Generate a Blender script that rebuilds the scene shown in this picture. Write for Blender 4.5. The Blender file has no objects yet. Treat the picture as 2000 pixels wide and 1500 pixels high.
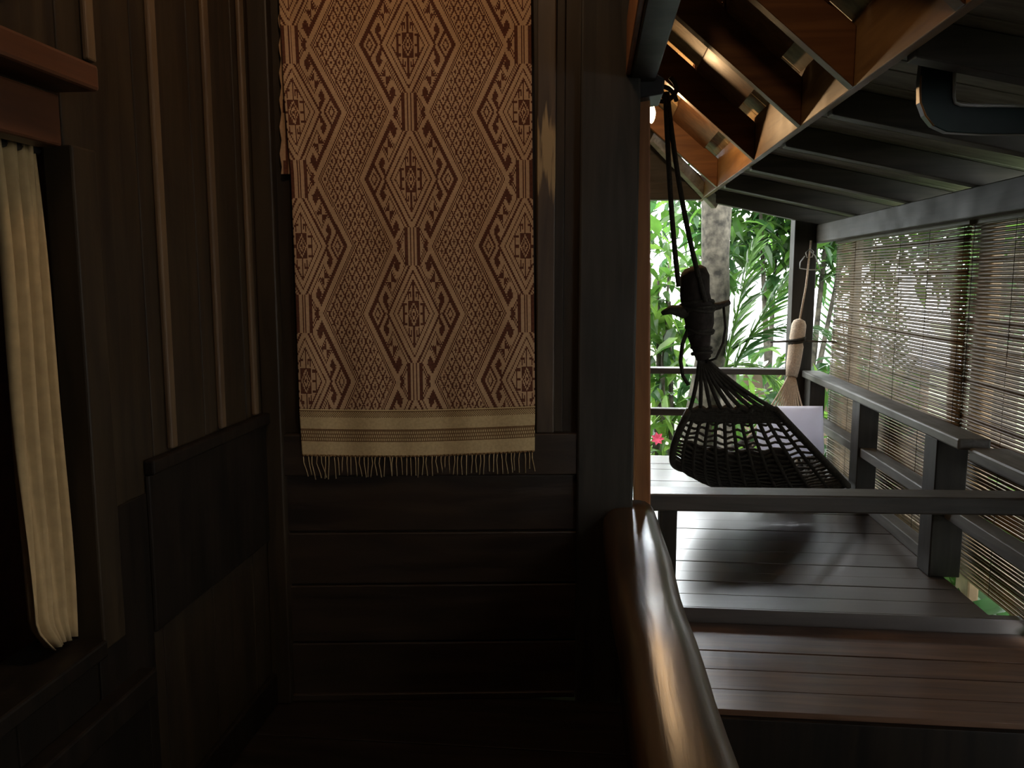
import bpy, bmesh, math, random
from mathutils import Vector, Matrix
random.seed(7)
S = bpy.context.scene
COL = S.collection
# ------------------------------------------------------------------ camera
EYE = Vector((0, 0, 1.55)); FPX = 1600.0
PIT = math.atan(205/1600); YAW = math.atan(157/1600*math.cos(PIT))
cF = Vector((-math.sin(YAW)*math.cos(PIT), math.cos(YAW)*math.cos(PIT), -math.sin(PIT)))
cR = Vector((math.cos(YAW), math.sin(YAW), 0)); cU = cR.cross(cF)
cam = bpy.data.cameras.new('camera'); cam.sensor_width = 36; cam.lens = 36*FPX/2000; cam.clip_start = .05; cam.clip_end = 300
camo = bpy.data.objects.new('camera', cam); COL.objects.link(camo)
camo.matrix_world = Matrix(((cR.x, cU.x, -cF.x, EYE.x), (cR.y, cU.y, -cF.y, EYE.y), (cR.z, cU.z, -cF.z, EYE.z), (0, 0, 0, 1)))
S.camera = camo
# ------------------------------------------------------------------ world, exposure
S.view_settings.view_transform = 'Standard'; S.view_settings.look = 'None'
S.view_settings.exposure = 0.0; S.view_settings.gamma = 1.0; S.view_settings.use_curve_mapping = False
W = bpy.data.worlds.new('world'); S.world = W; W.use_nodes = True
wn = W.node_tree.nodes; wl = W.node_tree.links; bg = wn['Background']
tc = wn.new('ShaderNodeTexCoord'); nz = wn.new('ShaderNodeTexNoise'); nz.inputs['Scale'].default_value = 2.0
rp = wn.new('ShaderNodeValToRGB'); rp.color_ramp.elements[0].position = .35; rp.color_ramp.elements[0].color = (.90, .96, 1, 1)
rp.color_ramp.elements[1].position = .65; rp.color_ramp.elements[1].color = (1, 1, .98, 1)
wl.new(tc.outputs['Generated'], nz.inputs['Vector']); wl.new(nz.outputs['Fac'], rp.inputs['Fac']); wl.new(rp.outputs['Color'], bg.inputs['Color'])
bg.inputs['Strength'].default_value = 8.5
def light(name, kind, loc, power, color, size=.1):
    l = bpy.data.lights.new(name, kind); l.energy = power; l.color = color
    if kind == 'POINT': l.shadow_soft_size = size
    o = bpy.data.objects.new(name, l); o.location = loc; COL.objects.link(o); return o
LAMP_IN = (-.42, 1.58, 3.14)
LAMP_OUT = (.339, 5.10, 2.547)
light('room_lamp_light', 'POINT', LAMP_IN, 22, (1.0, .68, .42), .06)
light('veranda_lamp_light', 'POINT', (LAMP_OUT[0], LAMP_OUT[1], LAMP_OUT[2]-.075), 28, (1.0, .62, .30), .03)

sun = light('hazy_sun', 'SUN', (0, 20, 12), 11, (.90, .96, 1.0)); sun.data.angle = math.radians(26)
sd_ = Vector((-math.sin(math.radians(4))*math.cos(math.radians(27)), -math.cos(math.radians(4))*math.cos(math.radians(27)), -math.sin(math.radians(27))))
sun.rotation_euler = sd_.to_track_quat('-Z', 'Y').to_euler()

# ------------------------------------------------------------------ helpers
def ray(px, py): return cF + cR*((px-1000)/FPX) + cU*((750-py)/FPX)
def at(px, py, ax, v):
    r = ray(px, py); t = (v-EYE[ax])/r[ax]; return EYE + r*t
WK = .12                                    # the end wall runs slightly askew
def on_wall(px, py, off=0.0):
    r = ray(px, py); d = 2.925-off; t = d/(r.y-WK*r.x); return EYE + r*t
def wy(x, off=0.0): return 2.925-off+WK*x

class MB:
    def __init__(s): s.v = []; s.f = []; s.m = []
    def add(s, vs, fs, m=0):
        b = len(s.v); s.v += [tuple(v) for v in vs]
        for f in fs: s.f.append(tuple(b+i for i in f)); s.m.append(m)
    def box(s, a, b, m=0):
        x0, y0, z0 = a; x1, y1, z1 = b
        s.add([(x0,y0,z0),(x1,y0,z0),(x1,y1,z0),(x0,y1,z0),(x0,y0,z1),(x1,y0,z1),(x1,y1,z1),(x0,y1,z1)],
              [(0,3,2,1),(4,5,6,7),(0,1,5,4),(1,2,6,5),(2,3,7,6),(3,0,4,7)], m)
    def prism(s, pts, vec, m=0):            # polygon pts extruded by vec
        n = len(pts); vec = Vector(vec); P = [Vector(p) for p in pts]
        s.add(P+[p+vec for p in P], [tuple(range(n))[::-1], tuple(range(n, 2*n))]+[(i, (i+1) % n, n+(i+1) % n, n+i) for i in range(n)], m)
    def bar(s, a, b, w, h, up=(0,0,1), m=0):    # rectangular bar a->b, w sideways, h along up, centred
        a = Vector(a); b = Vector(b); d = (b-a).normalized(); u = Vector(up); sd = d.cross(u).normalized(); u = sd.cross(d)
        vs = []
        for p in (a, b):
            for i, j in ((-1,-1),(1,-1),(1,1),(-1,1)): vs.append(p+sd*(i*w/2)+u*(j*h/2))
        s.add(vs, [(0,1,2,3),(7,6,5,4),(0,4,5,1),(1,5,6,2),(2,6,7,3),(3,7,4,0)], m)
    def tube(s, pts, rad, n=8, m=0, cap=True, flat=1.0):
        P = [Vector(p) for p in pts]; k = len(P)
        R = rad if isinstance(rad, (list, tuple)) else [rad]*k
        base = len(s.v); pu = None
        for i, p in enumerate(P):
            d = (P[min(i+1, k-1)]-P[max(i-1, 0)]).normalized()
            if pu is None: pu = Vector((0,0,1)) if abs(d.z) < .9 else Vector((1,0,0))
            sd = d.cross(pu).normalized(); pu = sd.cross(d)
            for j in range(n):
                a = 2*math.pi*j/n; s.v.append(tuple(p+sd*(math.cos(a)*R[i])+pu*(math.sin(a)*R[i]*flat)))
        for i in range(k-1):
            for j in range(n):
                s.f.append((base+i*n+j, base+i*n+(j+1) % n, base+(i+1)*n+(j+1) % n, base+(i+1)*n+j)); s.m.append(m)
        if cap:
            s.f.append(tuple(base+j for j in range(n))[::-1]); s.m.append(m)
            s.f.append(tuple(base+(k-1)*n+j for j in range(n))); s.m.append(m)
    def build(s, name, mats, parent=None, smooth=False, bevel=0, sub=0):
        me = bpy.data.meshes.new(name); me.from_pydata(s.v, [], s.f)
        if not isinstance(mats, (list, tuple)): mats = [mats]
        for mt in mats: me.materials.append(mt)
        if len(mats) > 1: me.polygons.foreach_set('material_index', s.m)
        if smooth: me.polygons.foreach_set('use_smooth', [True]*len(me.polygons))
        me.update()
        o = bpy.data.objects.new(name, me); COL.objects.link(o)
        if parent: o.parent = parent; o.matrix_parent_inverse = Matrix.Translation(-Vector(parent.location))
        if bevel:
            bm = bmesh.new(); bm.from_mesh(me); bmesh.ops.recalc_face_normals(bm, faces=bm.faces); bm.to_mesh(me); bm.free()
            b = o.modifiers.new('bevel', 'BEVEL'); b.width = bevel; b.segments = 2; b.limit_method = 'ANGLE'
        if sub:
            b = o.modifiers.new('sub', 'SUBSURF'); b.levels = sub; b.render_levels = sub
        return o
def tag(o, label, cat, group=None, kind=None):
    if label: o['label'] = label
    if cat: o['category'] = cat
    if group: o['group'] = group
    if kind: o['kind'] = kind
    return o
def thing(name, label, cat, loc=(0,0,0), group=None):
    o = bpy.data.objects.new(name, None); o.empty_display_size = .1; COL.objects.link(o); o.location = loc
    return tag(o, label, cat, group)
def struct(o): o['kind'] = 'structure'; return o
def bx(name, a, b, mat, parent=None, bevel=.004):
    m = MB(); m.box(a, b); return m.build(name, mat, parent, bevel=bevel)

# ------------------------------------------------------------------ materials
def newmat(name):
    m = bpy.data.materials.new(name); m.use_nodes = True; nt = m.node_tree; return m, nt, nt.nodes['Principled BSDF']
def wood(name, c1, c2, axis, rough=.45, rvar=.15, scale=1.0, bump=.25, spec=.5, coat=0):
    m, nt, b = newmat(name); N = nt.nodes.new; L = nt.links.new
    t = N('ShaderNodeTexCoord'); mp = N('ShaderNodeMapping'); L(t.outputs['Object'], mp.inputs['Vector'])
    sc = [14*scale]*3; sc[axis] = 1.2*scale; mp.inputs['Scale'].default_value = sc
    n1 = N('ShaderNodeTexNoise'); n1.inputs['Scale'].default_value = 1.6; n1.inputs['Detail'].default_value = 7; n1.inputs['Distortion'].default_value = .7
    L(mp.outputs['Vector'], n1.inputs['Vector'])
    r = N('ShaderNodeValToRGB'); r.color_ramp.elements[0].position = .3; r.color_ramp.elements[1].position = .72
    r.color_ramp.elements[0].color = (*c1, 1); r.color_ramp.elements[1].color = (*c2, 1); L(n1.outputs['Fac'], r.inputs['Fac'])
    L(r.outputs['Color'], b.inputs['Base Color'])
    n2 = N('ShaderNodeTexNoise'); n2.inputs['Scale'].default_value = 5; n2.inputs['Detail'].default_value = 3; L(t.outputs['Object'], n2.inputs['Vector'])
    mr = N('ShaderNodeMapRange'); mr.inputs['To Min'].default_value = max(.05, rough-rvar); mr.inputs['To Max'].default_value = rough+rvar
    L(n2.outputs['Fac'], mr.inputs['Value']); L(mr.outputs['Result'], b.inputs['Roughness'])
    bp = N('ShaderNodeBump'); bp.inputs['Strength'].default_value = bump; bp.inputs['Distance'].default_value = .004
    L(n1.outputs['Fac'], bp.inputs['Height']); L(bp.outputs['Normal'], b.inputs['Normal'])
    b.inputs['Specular IOR Level'].default_value = spec; b.inputs['Coat Weight'].default_value = coat; b.inputs['Coat Roughness'].default_value = rough*.8
    return m
def plain(name, c, rough=.6, var=.25, scale=20, spec=.4, metal=0, trans=0, bump=0):
    m, nt, b = newmat(name); N = nt.nodes.new; L = nt.links.new
    t = N('ShaderNodeTexCoord'); n = N('ShaderNodeTexNoise'); n.inputs['Scale'].default_value = scale; n.inputs['Detail'].default_value = 4; L(t.outputs['Object'], n.inputs['Vector'])
    r = N('ShaderNodeValToRGB'); r.color_ramp.elements[0].color = (*[x*(1-var) for x in c], 1); r.color_ramp.elements[1].color = (*[min(1, x*(1+var)) for x in c], 1)
    r.color_ramp.elements[0].position = .3; r.color_ramp.elements[1].position = .7
    L(n.outputs['Fac'], r.inputs['Fac']); L(r.outputs['Color'], b.inputs['Base Color'])
    b.inputs['Roughness'].default_value = rough; b.inputs['Specular IOR Level'].default_value = spec; b.inputs['Metallic'].default_value = metal
    if bump:
        bp = N('ShaderNodeBump'); bp.inputs['Strength'].default_value = bump; bp.inputs['Distance'].default_value = .01
        L(n.outputs['Fac'], bp.inputs['Height']); L(bp.outputs['Normal'], b.inputs['Normal'])
    if trans:
        tr = N('ShaderNodeBsdfTranslucent'); L(r.outputs['Color'], tr.inputs['Color']); mx = N('ShaderNodeMixShader'); mx.inputs['Fac'].default_value = trans
        L(b.outputs['BSDF'], mx.inputs[1]); L(tr.outputs['BSDF'], mx.inputs[2]); L(mx.outputs['Shader'], nt.nodes['Material Output'].inputs['Surface'])
    return m
DK1 = (.018, .011, .006); DK2 = (.05, .03, .015)
M = dict(
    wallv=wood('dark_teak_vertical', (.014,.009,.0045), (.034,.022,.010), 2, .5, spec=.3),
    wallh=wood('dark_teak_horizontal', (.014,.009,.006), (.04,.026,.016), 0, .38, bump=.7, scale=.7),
    batten=wood('batten_wood', (.06,.036,.018), (.12,.075,.036), 2, .5),
    railY=wood('rail_wood_lengthwise', (.035,.02,.011), (.085,.052,.028), 1, .42),
    weatherY=wood('weathered_rail_lengthwise', (.05,.048,.042), (.13,.125,.11), 1, .5),
    weatherX=wood('weathered_rail_crosswise', (.035,.029,.024), (.08,.068,.056), 0, .42),
    postv=wood('dark_post', (.013,.011,.008), (.034,.028,.020), 2, .55, spec=.3),
    handrail=wood('varnished_handrail', (.022,.012,.005), (.08,.043,.015), 1, .30, .05, bump=.5, spec=.8, coat=.3),
    deck=wood('varnished_deck', (.055,.042,.034), (.085,.066,.053), 0, .36, .05, bump=0.0, spec=1.0, coat=.5),
    deck2=wood('landing_boards', (.06,.030,.016), (.15,.078,.042), 0, .34, .10, bump=.25),
    orange=wood('reddish_hardwood', (.20,.075,.022), (.36,.15,.05), 2, .5),
    rafter=wood('rafter_hardwood', (.10,.04,.014), (.19,.085,.03), 0, .5, spec=.3),
    sheath=wood('roof_boards', (.25,.16,.07), (.48,.33,.16), 0, .6),
    fascia=wood('fascia_hardwood', (.17,.085,.03), (.30,.165,.06), 1, .5, spec=.25),
    grayraft=wood('grey_rafter', (.035,.030,.024), (.085,.074,.06), 0, .6),
    graysheet=wood('grey_roof_boards', (.2,.2,.18), (.42,.41,.37), 0, .6),
    beamY=wood('eave_beam_wood', (.03,.025,.018), (.06,.05,.037), 1, .6, spec=.25),
    red=wood('red_lintel', (.05,.017,.007), (.10,.036,.014), 1, .45),
    floor=wood('dark_floor', (.008,.006,.004), (.022,.014,.010), 0, .45, spec=.2),
    slat=plain('bamboo_slat', (.17,.115,.06), .5, .35, 9, trans=.12),
    bamboo=plain('bamboo_pole', (.12,.105,.07), .5, .3, 6),
    string=plain('blind_cord', (.06,.05,.035), .8),
    rope=plain('dark_rope', (.035,.030,.022), .9, .4, 60, bump=.5),
    cloth=plain('dark_cloth', (.028,.020,.016), .9, .4, 30, bump=.5),
    pale=plain('pale_cotton_rope', (.62,.50,.38), .85, .2, 80, bump=.4),
    pillow=plain('white_pillow_cotton', (.88,.88,.97), .85, .04, 5, trans=.45),
    curtain=plain('cream_curtain', (.36,.25,.12), .9, .12, 30),
    bark=plain('tree_bark', (.075,.066,.05), .9, .7, 14, bump=.8),
    teal=plain('dark_teal_paint', (.003,.018,.018), .35, .3, 8),
    metal=plain('grey_steel', (.55,.57,.57), .4, .2, 12, metal=.2),
    black=plain('black_iron', (.02,.02,.02), .5, .3, 12),
    ground=plain('garden_soil', (.07,.09,.035), .95, .6, 2),
    roofw=plain('pale_corrugated_sheet', (.80,.80,.86), .5, .12, 2),
    nwall=plain('neighbour_wall', (.22,.16,.12), .8, .3, 3),
    lightthread=plain('cream_yarn', (.42,.27,.155), .95, .12, 130),
    darkthread=plain('maroon_yarn', (.085,.028,.014), .95, .25, 130),
    hemthread=plain('cream_hem_yarn', (.45,.335,.175), .95, .12, 130),
    hemdark=plain('brown_hem_yarn', (.15,.085,.035), .95, .2, 130),
    shadepanel=wood('shaded_panel_wood', (.006,.0045,.003), (.016,.011,.007), 2, .5, spec=.15),  # wood tone darkened to paint in the lamp light fading low down
    flower=plain('pink_petal', (.7,.08,.16), .6, .2, 9),
)
def leafmat(name, c): 
    return plain(name, c, .32, .45, 3.5, spec=.5, trans=.5)
LG = [leafmat('leaf_deep_green', (.030,.075,.014)), leafmat('leaf_mid_green', (.07,.16,.025)), leafmat('leaf_yellow_green', (.16,.29,.05)), leafmat('leaf_blue_green', (.038,.10,.03))]
eb, nt, b = newmat('warm_bulb_glass'); b.inputs['Emission Color'].default_value = (1, .72, .38, 1); b.inputs['Emission Strength'].default_value = 14; M['bulb'] = eb

# ================================================================== SETTING
# floors
fl = MB()
for i in range(12):
    y0 = -1.2+i*.34
    fl.box((-1.15, y0, -.05), (.16, min(y0+.335, 2.96), 0))
struct(fl.build('floor', M['floor'], bevel=.003))
dk = MB(); ys = [3.76, 3.925, 4.10, 4.24, 4.40, 4.60, 4.80, 5.00, 5.2, 5.4, 5.6, 5.8, 6.0, 6.2, 6.4, 6.6, 6.8, 7.12]
for a, c in zip(ys, ys[1:]): dk.box((.18, a+.003, -.02), (1.83, c-.003, .02+random.uniform(-.002, .002)))
dk.box((.18, 3.75, -.16), (2.3, 3.80, .018))
struct(dk.build('floor', M['deck'], bevel=.0015))
lw = MB(); ys = [2.95, 3.11, 3.28, 3.45, 3.60, 3.75]
for a, c in zip(ys, ys[1:]): lw.box((.30, a+.003, -.11), (2.3, c-.003, -.05+random.uniform(-.002, .002)))
struct(lw.build('floor', M['deck2'], bevel=.0015))
t = MB(); t.box((.30, 2.925, -.32), (2.3, 2.953, -.07)); struct(t.build('trim_2', M['shadepanel'], bevel=.003))
# ground
g = MB(); g.box((-40, -12, -2.7), (60, 80, -2.6)); struct(g.build('ground', M['ground']))

# end wall behind the tapestry (askew): panels and frame
def wall_prism(m, x0, x1, z0, z1, off0, off1):     # slab of the askew wall, off = distance in front of wall plane
    m.prism([(x0, wy(x0, off0), z0), (x1, wy(x1, off0), z0), (x1, wy(x1, off1), z0), (x0, wy(x0, off1), z0)], (0, 0, z1-z0))
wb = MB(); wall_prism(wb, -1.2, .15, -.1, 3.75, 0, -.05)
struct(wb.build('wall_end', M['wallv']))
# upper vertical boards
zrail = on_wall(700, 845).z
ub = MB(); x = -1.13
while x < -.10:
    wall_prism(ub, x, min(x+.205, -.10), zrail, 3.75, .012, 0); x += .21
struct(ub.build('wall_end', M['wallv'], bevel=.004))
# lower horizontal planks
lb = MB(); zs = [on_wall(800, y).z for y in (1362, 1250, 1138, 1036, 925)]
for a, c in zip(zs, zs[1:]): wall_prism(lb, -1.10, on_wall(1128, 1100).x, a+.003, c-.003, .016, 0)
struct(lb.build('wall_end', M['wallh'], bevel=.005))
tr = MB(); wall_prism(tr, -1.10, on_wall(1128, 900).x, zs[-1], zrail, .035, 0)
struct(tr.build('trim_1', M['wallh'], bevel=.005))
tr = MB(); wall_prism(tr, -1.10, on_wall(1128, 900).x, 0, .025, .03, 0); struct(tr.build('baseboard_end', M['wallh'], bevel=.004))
# corner post on the left, worn stile and wide post on the right
t = MB(); wall_prism(t, -1.15, on_wall(566, 1000).x, 0, 3.75, .05, 0); tag(t.build('corner_post', M['wallv'], bevel=.006), 'dark corner post between left board wall and tapestry wall', 'post')
def wornmat():
    m = wood('worn_stile', (.03,.018,.009), (.075,.048,.025), 2, .5); nt = m.node_tree; N = nt.nodes.new; L = nt.links.new; b = nt.nodes['Principled BSDF']
    src = b.inputs['Base Color'].links[0].from_socket
    t = N('ShaderNodeTexCoord'); mp = N('ShaderNodeMapping'); mp.inputs['Scale'].default_value = (60, 60, 4.5); L(t.outputs['Object'], mp.inputs['Vector'])
    n = N('ShaderNodeTexNoise'); n.inputs['Scale'].default_value = 1.0; n.inputs['Detail'].default_value = 5; L(mp.outputs['Vector'], n.inputs['Vector'])
    sp = N('ShaderNodeSeparateXYZ'); L(t.outputs['Object'], sp.inputs[0])
    zc = on_wall(1065, 300).z
    sb = N('ShaderNodeMath'); sb.operation = 'SUBTRACT'; L(sp.outputs['Z'], sb.inputs[0]); sb.inputs[1].default_value = zc
    ab = N('ShaderNodeMath'); ab.operation = 'ABSOLUTE'; L(sb.outputs[0], ab.inputs[0])
    mr = N('ShaderNodeMapRange'); mr.inputs['From Min'].default_value = .05; mr.inputs['From Max'].default_value = .26; mr.inputs['To Min'].default_value = .16; mr.inputs['To Max'].default_value = -.25; L(ab.outputs[0], mr.inputs['Value'])
    ad = N('ShaderNodeMath'); ad.operation = 'ADD'; L(n.outputs['Fac'], ad.inputs[0]); L(mr.outputs['Result'], ad.inputs[1])
    r = N('ShaderNodeValToRGB'); r.color_ramp.elements[0].position = .56; r.color_ramp.elements[1].position = .68; L(ad.outputs[0], r.inputs['Fac'])
    mx = N('ShaderNodeMix'); mx.data_type = 'RGBA'; L(r.outputs['Color'], mx.inputs[0]); L(src, mx.inputs[6]); mx.inputs[7].default_value = (.30, .21, .10, 1)
    L(mx.outputs[2], b.inputs['Base Color']); return m
t = MB(); wall_prism(t, on_wall(1050, 300).x, on_wall(1086, 300).x, zrail, 3.75, .03, 0); struct(t.build('trim_0', wornmat(), bevel=.005))
t = MB(); wall_prism(t, on_wall(1131, 500).x, on_wall(1240, 700).x, -.1, 3.4, .045, -.03)
tag(t.build('wall_post', M['postv'], bevel=.008), 'wide dark post closing the end wall right of the tapestry', 'post')
# reddish post just beyond the wall end
t = MB(); p0 = at(1243, 220, 1, 3.0); p1 = at(1270, 220, 1, 3.0); q0 = at(1250, 960, 1, 3.0); q1 = at(1282, 960, 1, 3.0)
t.prism([(q0.x, 3.02, -.1), (q1.x, 3.02, -.1), (q1.x, 3.14, -.1), (q0.x, 3.14, -.1)], (p1.x-q1.x, 0, 3.0+.1-.8))
tag(t.build('veranda_post', M['orange'], bevel=.006), 'reddish brown post at the veranda opening, beside the wide dark post', 'post')

# left wall with its window
XL = -1.15
wo_y, wo_z0, wo_z1 = 1.73, .70, 1.84        # window opening y < wo_y
lwb = MB()
y = 2.86
def vboards(m, y0, y1, z0, z1, wdt=.295):
    yy = y0
    while yy < y1-.01:
        e = min(yy+wdt, y1); m.box((XL-.03, yy+.002, z0), (XL, e-.002, z1)); yy = e
vboards(lwb, wo_y, 2.88, 0, 3.75); vboards(lwb, -1.2, wo_y, wo_z1, 3.75)
lwb.box((XL-.05, -1.2, 3.0), (XL-.03, 2.9, 3.75)); lwb.box((XL-.05, wo_y+.03, 0), (XL-.03, 2.9, 3.0)); lwb.box((XL-.05, -1.2, 0), (XL-.03, 2.9, wo_z0-.02))
struct(lwb.build('wall_left', M['wallv'], bevel=.003))
lwb = MB(); vboards(lwb, -1.2, wo_y, 0, wo_z0); lwb.box((XL, wo_y, 0), (XL+.006, 1.97, 1.0)); struct(lwb.build('wall_left', M['shadepanel'], bevel=.003))
k = 3
for yb, zb in ((1.835, 2.04), (2.11, 1.09), (2.415, 1.09), (2.67, 1.09), (1.56, 2.1), (1.27, 2.1)):
    t = MB(); t.box((XL, yb-.017, zb), (XL+.016, yb+.017, 3.7)); struct(t.build('trim_%d' % k, M['batten'], bevel=.005)); k += 1
t = MB(); t.box((XL, 1.97, 1.045), (XL+.03, 2.80, 1.085)); t.box((XL, 1.97, .62), (XL+.014, 2.80, 1.045)); struct(t.build('trim_%d' % k, M['shadepanel'], bevel=.006)); k += 1
t = MB(); t.box((XL, -1.2, .49), (XL+.05, 1.90, .56)); t.box((XL, -1.2, 0), (XL+.025, 1.90, .49)); struct(t.build('trim_%d' % k, M['shadepanel'], bevel=.006)); k += 1
t = MB(); t.box((XL, 1.90, 0), (XL+.02, 2.80, .12)); struct(t.build('baseboard_left', M['shadepanel'], bevel=.006))
# window frame
wf = thing('window_1', None, None, (XL, 1.2, wo_z0)); wf['kind'] = 'structure'
t = MB(); t.box((XL-.05, wo_y, wo_z0-.02), (XL+.02, wo_y+.09, wo_z1)); t.build('window_frame', M['wallv'], wf, bevel=.005)
t = MB(); t.box((XL-.02, -1.0, 1.825), (XL+.04, 1.67, 1.93)); t.build('lintel', M['red'], wf, bevel=.006)
t = MB(); t.box((XL-.02, -1.0, 1.945), (XL+.10, 1.72, 2.0)); t.build('drip_ledge', M['red'], wf, bevel=.008)
t = MB(); t.box((XL-.14, -1.0, wo_z0-.03), (XL+.03, 1.73, wo_z0+.012)); t.build('window_sill', M['shadepanel'], wf, bevel=.006)
# dark room beyond the window
t = MB(); t.box((-3.2, -1.3, -.1), (-3.15, 3.0, 3.0)); t.box((-3.2, 2.95, -.1), (-1.2, 3.0, 3.0)); t.box((-3.2, -1.3, 2.95), (-1.2, 3.0, 3.0)); t.box((-3.2, -1.35, -.1), (-1.2, -1.3, 3.0)); t.box((-3.2, -1.3, -.1), (-1.2, 3.0, -.05))
struct(t.build('wall_inner_room', M['red']))
# wall behind the camera and right-hand enclosure behind the stairwell
t = MB(); t.box((-1.2, -1.25, -.1), (2.1, -1.2, 3.9)); struct(t.build('wall_back', M['wallv']))
t = MB(); t.box((2.05, -1.2, -1.4), (2.1, 2.95, -.11)); t.box((.18, 2.96, -1.4), (2.1, 3.0, -.21)); t.box((.16, -1.2, -1.4), (.2, 3.0, -.05)); t.box((.16, -1.25, -1.4), (2.1, -1.2, .3)); struct(t.build('wall_right', M['wallv']))
t = MB(); t.box((-.9, 3.15, -.1), (-.86, 7.0, 3.4)); t.box((-.9, 6.95, -.1), (.2, 7.0, 2.2)); struct(t.build('wall_house', M['postv']))
t = MB(); t.box((-.86, 3.1, -.1), (.18, 7.1, .018)); struct(t.build('floor', M['deck'], bevel=.003))
# stairwell underside
t = MB()
for i in range(5): t.box((.34, 2.62-i*.28, -.32-i*.2), (1.75, 2.90-i*.28, -.28-i*.2))
st = t.build('stair_treads', M['floor'], bevel=.004); st.name = 'staircase'; tag(st, 'dark wooden stair flight dropping away below the landing', 'stairs')
t = MB(); t.box((.2, -1.2, -1.4), (2.1, 2.9, -1.35)); struct(t.build('floor', M['floor']))

# ================================================================== MAIN ROOF
EX, EZ, PT = .88, 2.20, .875                # eave line and pitch
def rz(x): return EZ+(EX-x)*PT
n = Vector((PT, 0, 1)).normalized()
XR = -.95
def slope_board(m, y0, y1, xa, xb, lo, hi):     # slab on the roof slope between heights lo..hi above soffit line (vertical)
    m.prism([(xa, y0, rz(xa)+lo), (xb, y0, rz(xb)+lo), (xb, y0, rz(xb)+hi), (xa, y0, rz(xa)+hi)], (0, y1-y0, 0))
rows = [6.10, 4.74, 3.72, 3.00, 2.15, 1.35]
for i, ry in enumerate(rows):
    t = MB(); slope_board(t, ry, ry+.06, XR, EX, 0, .20)
    lab = ['farthest steep rafter of the main roof, nearest the garden', 'steep rafter just above the glowing lamp bulb', 'steep reddish rafter between the lamp bulb and the nearer ones', 'steep rafter above the near end of the low veranda roof'][i] if i < 4 else ['steep rafter over the stairwell, top of the picture', 'steep rafter nearest the viewer, mostly out of view'][i-4]
    tag(t.build('rafter', M['rafter'], bevel=.005), lab, 'rafter', 'steep rafters of the main roof')
t = MB(); 
yy = -1.2
while yy < 7.2:
    slope_board(t, yy+.004, yy+.236, XR, EX+.05, .262, .285); yy += .24
struct(t.build('ceiling', M['sheath'], bevel=.003))
# battens carrying the boards (run along the roof, parallel to rafters in mid bay)
for ya, wb_, hh_ in ((5.72, .34, .20), (5.30, .30, .215), (4.98, .16, .20), (4.28, .38, .19), (4.02, .15, .215), (3.83, .10, .235), (3.46, .12, .215), (3.22, .10, .225), (2.72, .12, .215), (2.42, .10, .225)):
    t = MB(); slope_board(t, ya, ya+wb_, XR, EX-.33, hh_, .262); struct(t.build('trim_%d' % k, M['sheath'], bevel=.003)); k += 1
for ya, yb_ in zip(rows[1:6], rows[:5]):
    t = MB(); slope_board(t, ya+.062, yb_-.002, EX-.33, EX-.10, .185, .262); tag(t.build('eave_blocking', M['rafter'], bevel=.004), None, 'board', 'blocking boards between the steep rafters')
for o, l_ in zip([x for x in COL.objects if x.name.startswith('eave_blocking')], ('blocking board between the two farthest steep rafters', 'blocking board nearest the glowing bulb, on its near side', 'blocking board between the third and fourth steep rafters', 'blocking board above the near end of the eave board', 'blocking board farthest overhead near the stairwell')): o['label'] = l_
t = MB(); t.box((EX, -1.2, EZ-.0), (EX+.035, 7.2, EZ+.235)); tag(t.build('fascia_board', M['fascia'], bevel=.004), 'long warm brown eave board where steep rafters end', 'board')
# other slope of roof, out of sight but closes the room
t = MB(); t.prism([(XR, -1.25, rz(XR)+.262), (XR, -1.25, rz(XR)+.30), (-3.4, -1.25, 1.9), (-3.4, -1.25, 1.86)], (0, 8.45, 0)); struct(t.build('ceiling', M['sheath']))
t = MB(); t.bar((XR, -1.2, rz(XR)+.12), (XR, 7.1, rz(XR)+.12), .07, .22); tag(t.build('ridge_beam', M['rafter'], bevel=.005), 'ridge beam at the top of the main roof', 'beam')
# gable closing the far end above the tie beam, tie beam
t = MB(); t.prism([(XR, 7.06, 2.30), (EX, 7.06, 2.30), (EX, 7.06, 2.40), (XR, 7.06, rz(XR)+.25)], (0, .03, 0)); struct(t.build('wall_gable', M['grayraft']))
t = MB(); t.box((-.95, 6.94, 2.195), (EX, 7.05, 2.34)); tag(t.build('tie_beam', M['grayraft'], bevel=.006), 'dark tie beam across the far opening above the hanging ropes', 'beam')
t = MB(); t.bar((.45, 6.5, 2.62), (1.0, 6.97, 2.16), .05, .09); tag(t.build('roof_brace', M['graysheet'], bevel=.004), 'pale grey brace by the far tie beam', 'beam')

# plate beam above the opening, cap block
t = MB(); a = at(1230, 167, 1, 3.0); c = at(1268, 150, 1, 3.0)
t.box((a.x, .4, a.z), (a.x+.085, 3.02, a.z+.20)); tag(t.build('wall_plate', M['postv'], bevel=.005), 'dark beam running forward overhead from the top of the post', 'beam')
t = MB(); t.box((a.x-.018, .4, a.z+.01), (a.x-.001, 3.0, a.z+.19)); tag(t.build('plate_facing', M['orange'], bevel=.003), 'orange brown facing board on the overhead beam side', 'board')
t = MB(); cc = at(1222, 200, 1, 2.98); cd = at(1298, 140, 1, 2.98)
t.prism([(cc.x, 2.95, cc.z), (cd.x-.005, 2.95, cc.z+.02), (cd.x, 2.95, cc.z+.07), (cd.x-.05, 2.95, cd.z), (cc.x, 2.95, cd.z)], (0, .2, 0)); tag(t.build('cap_block', M['black'], bevel=.005), 'black cap block on top of the reddish post', 'block')

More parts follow.
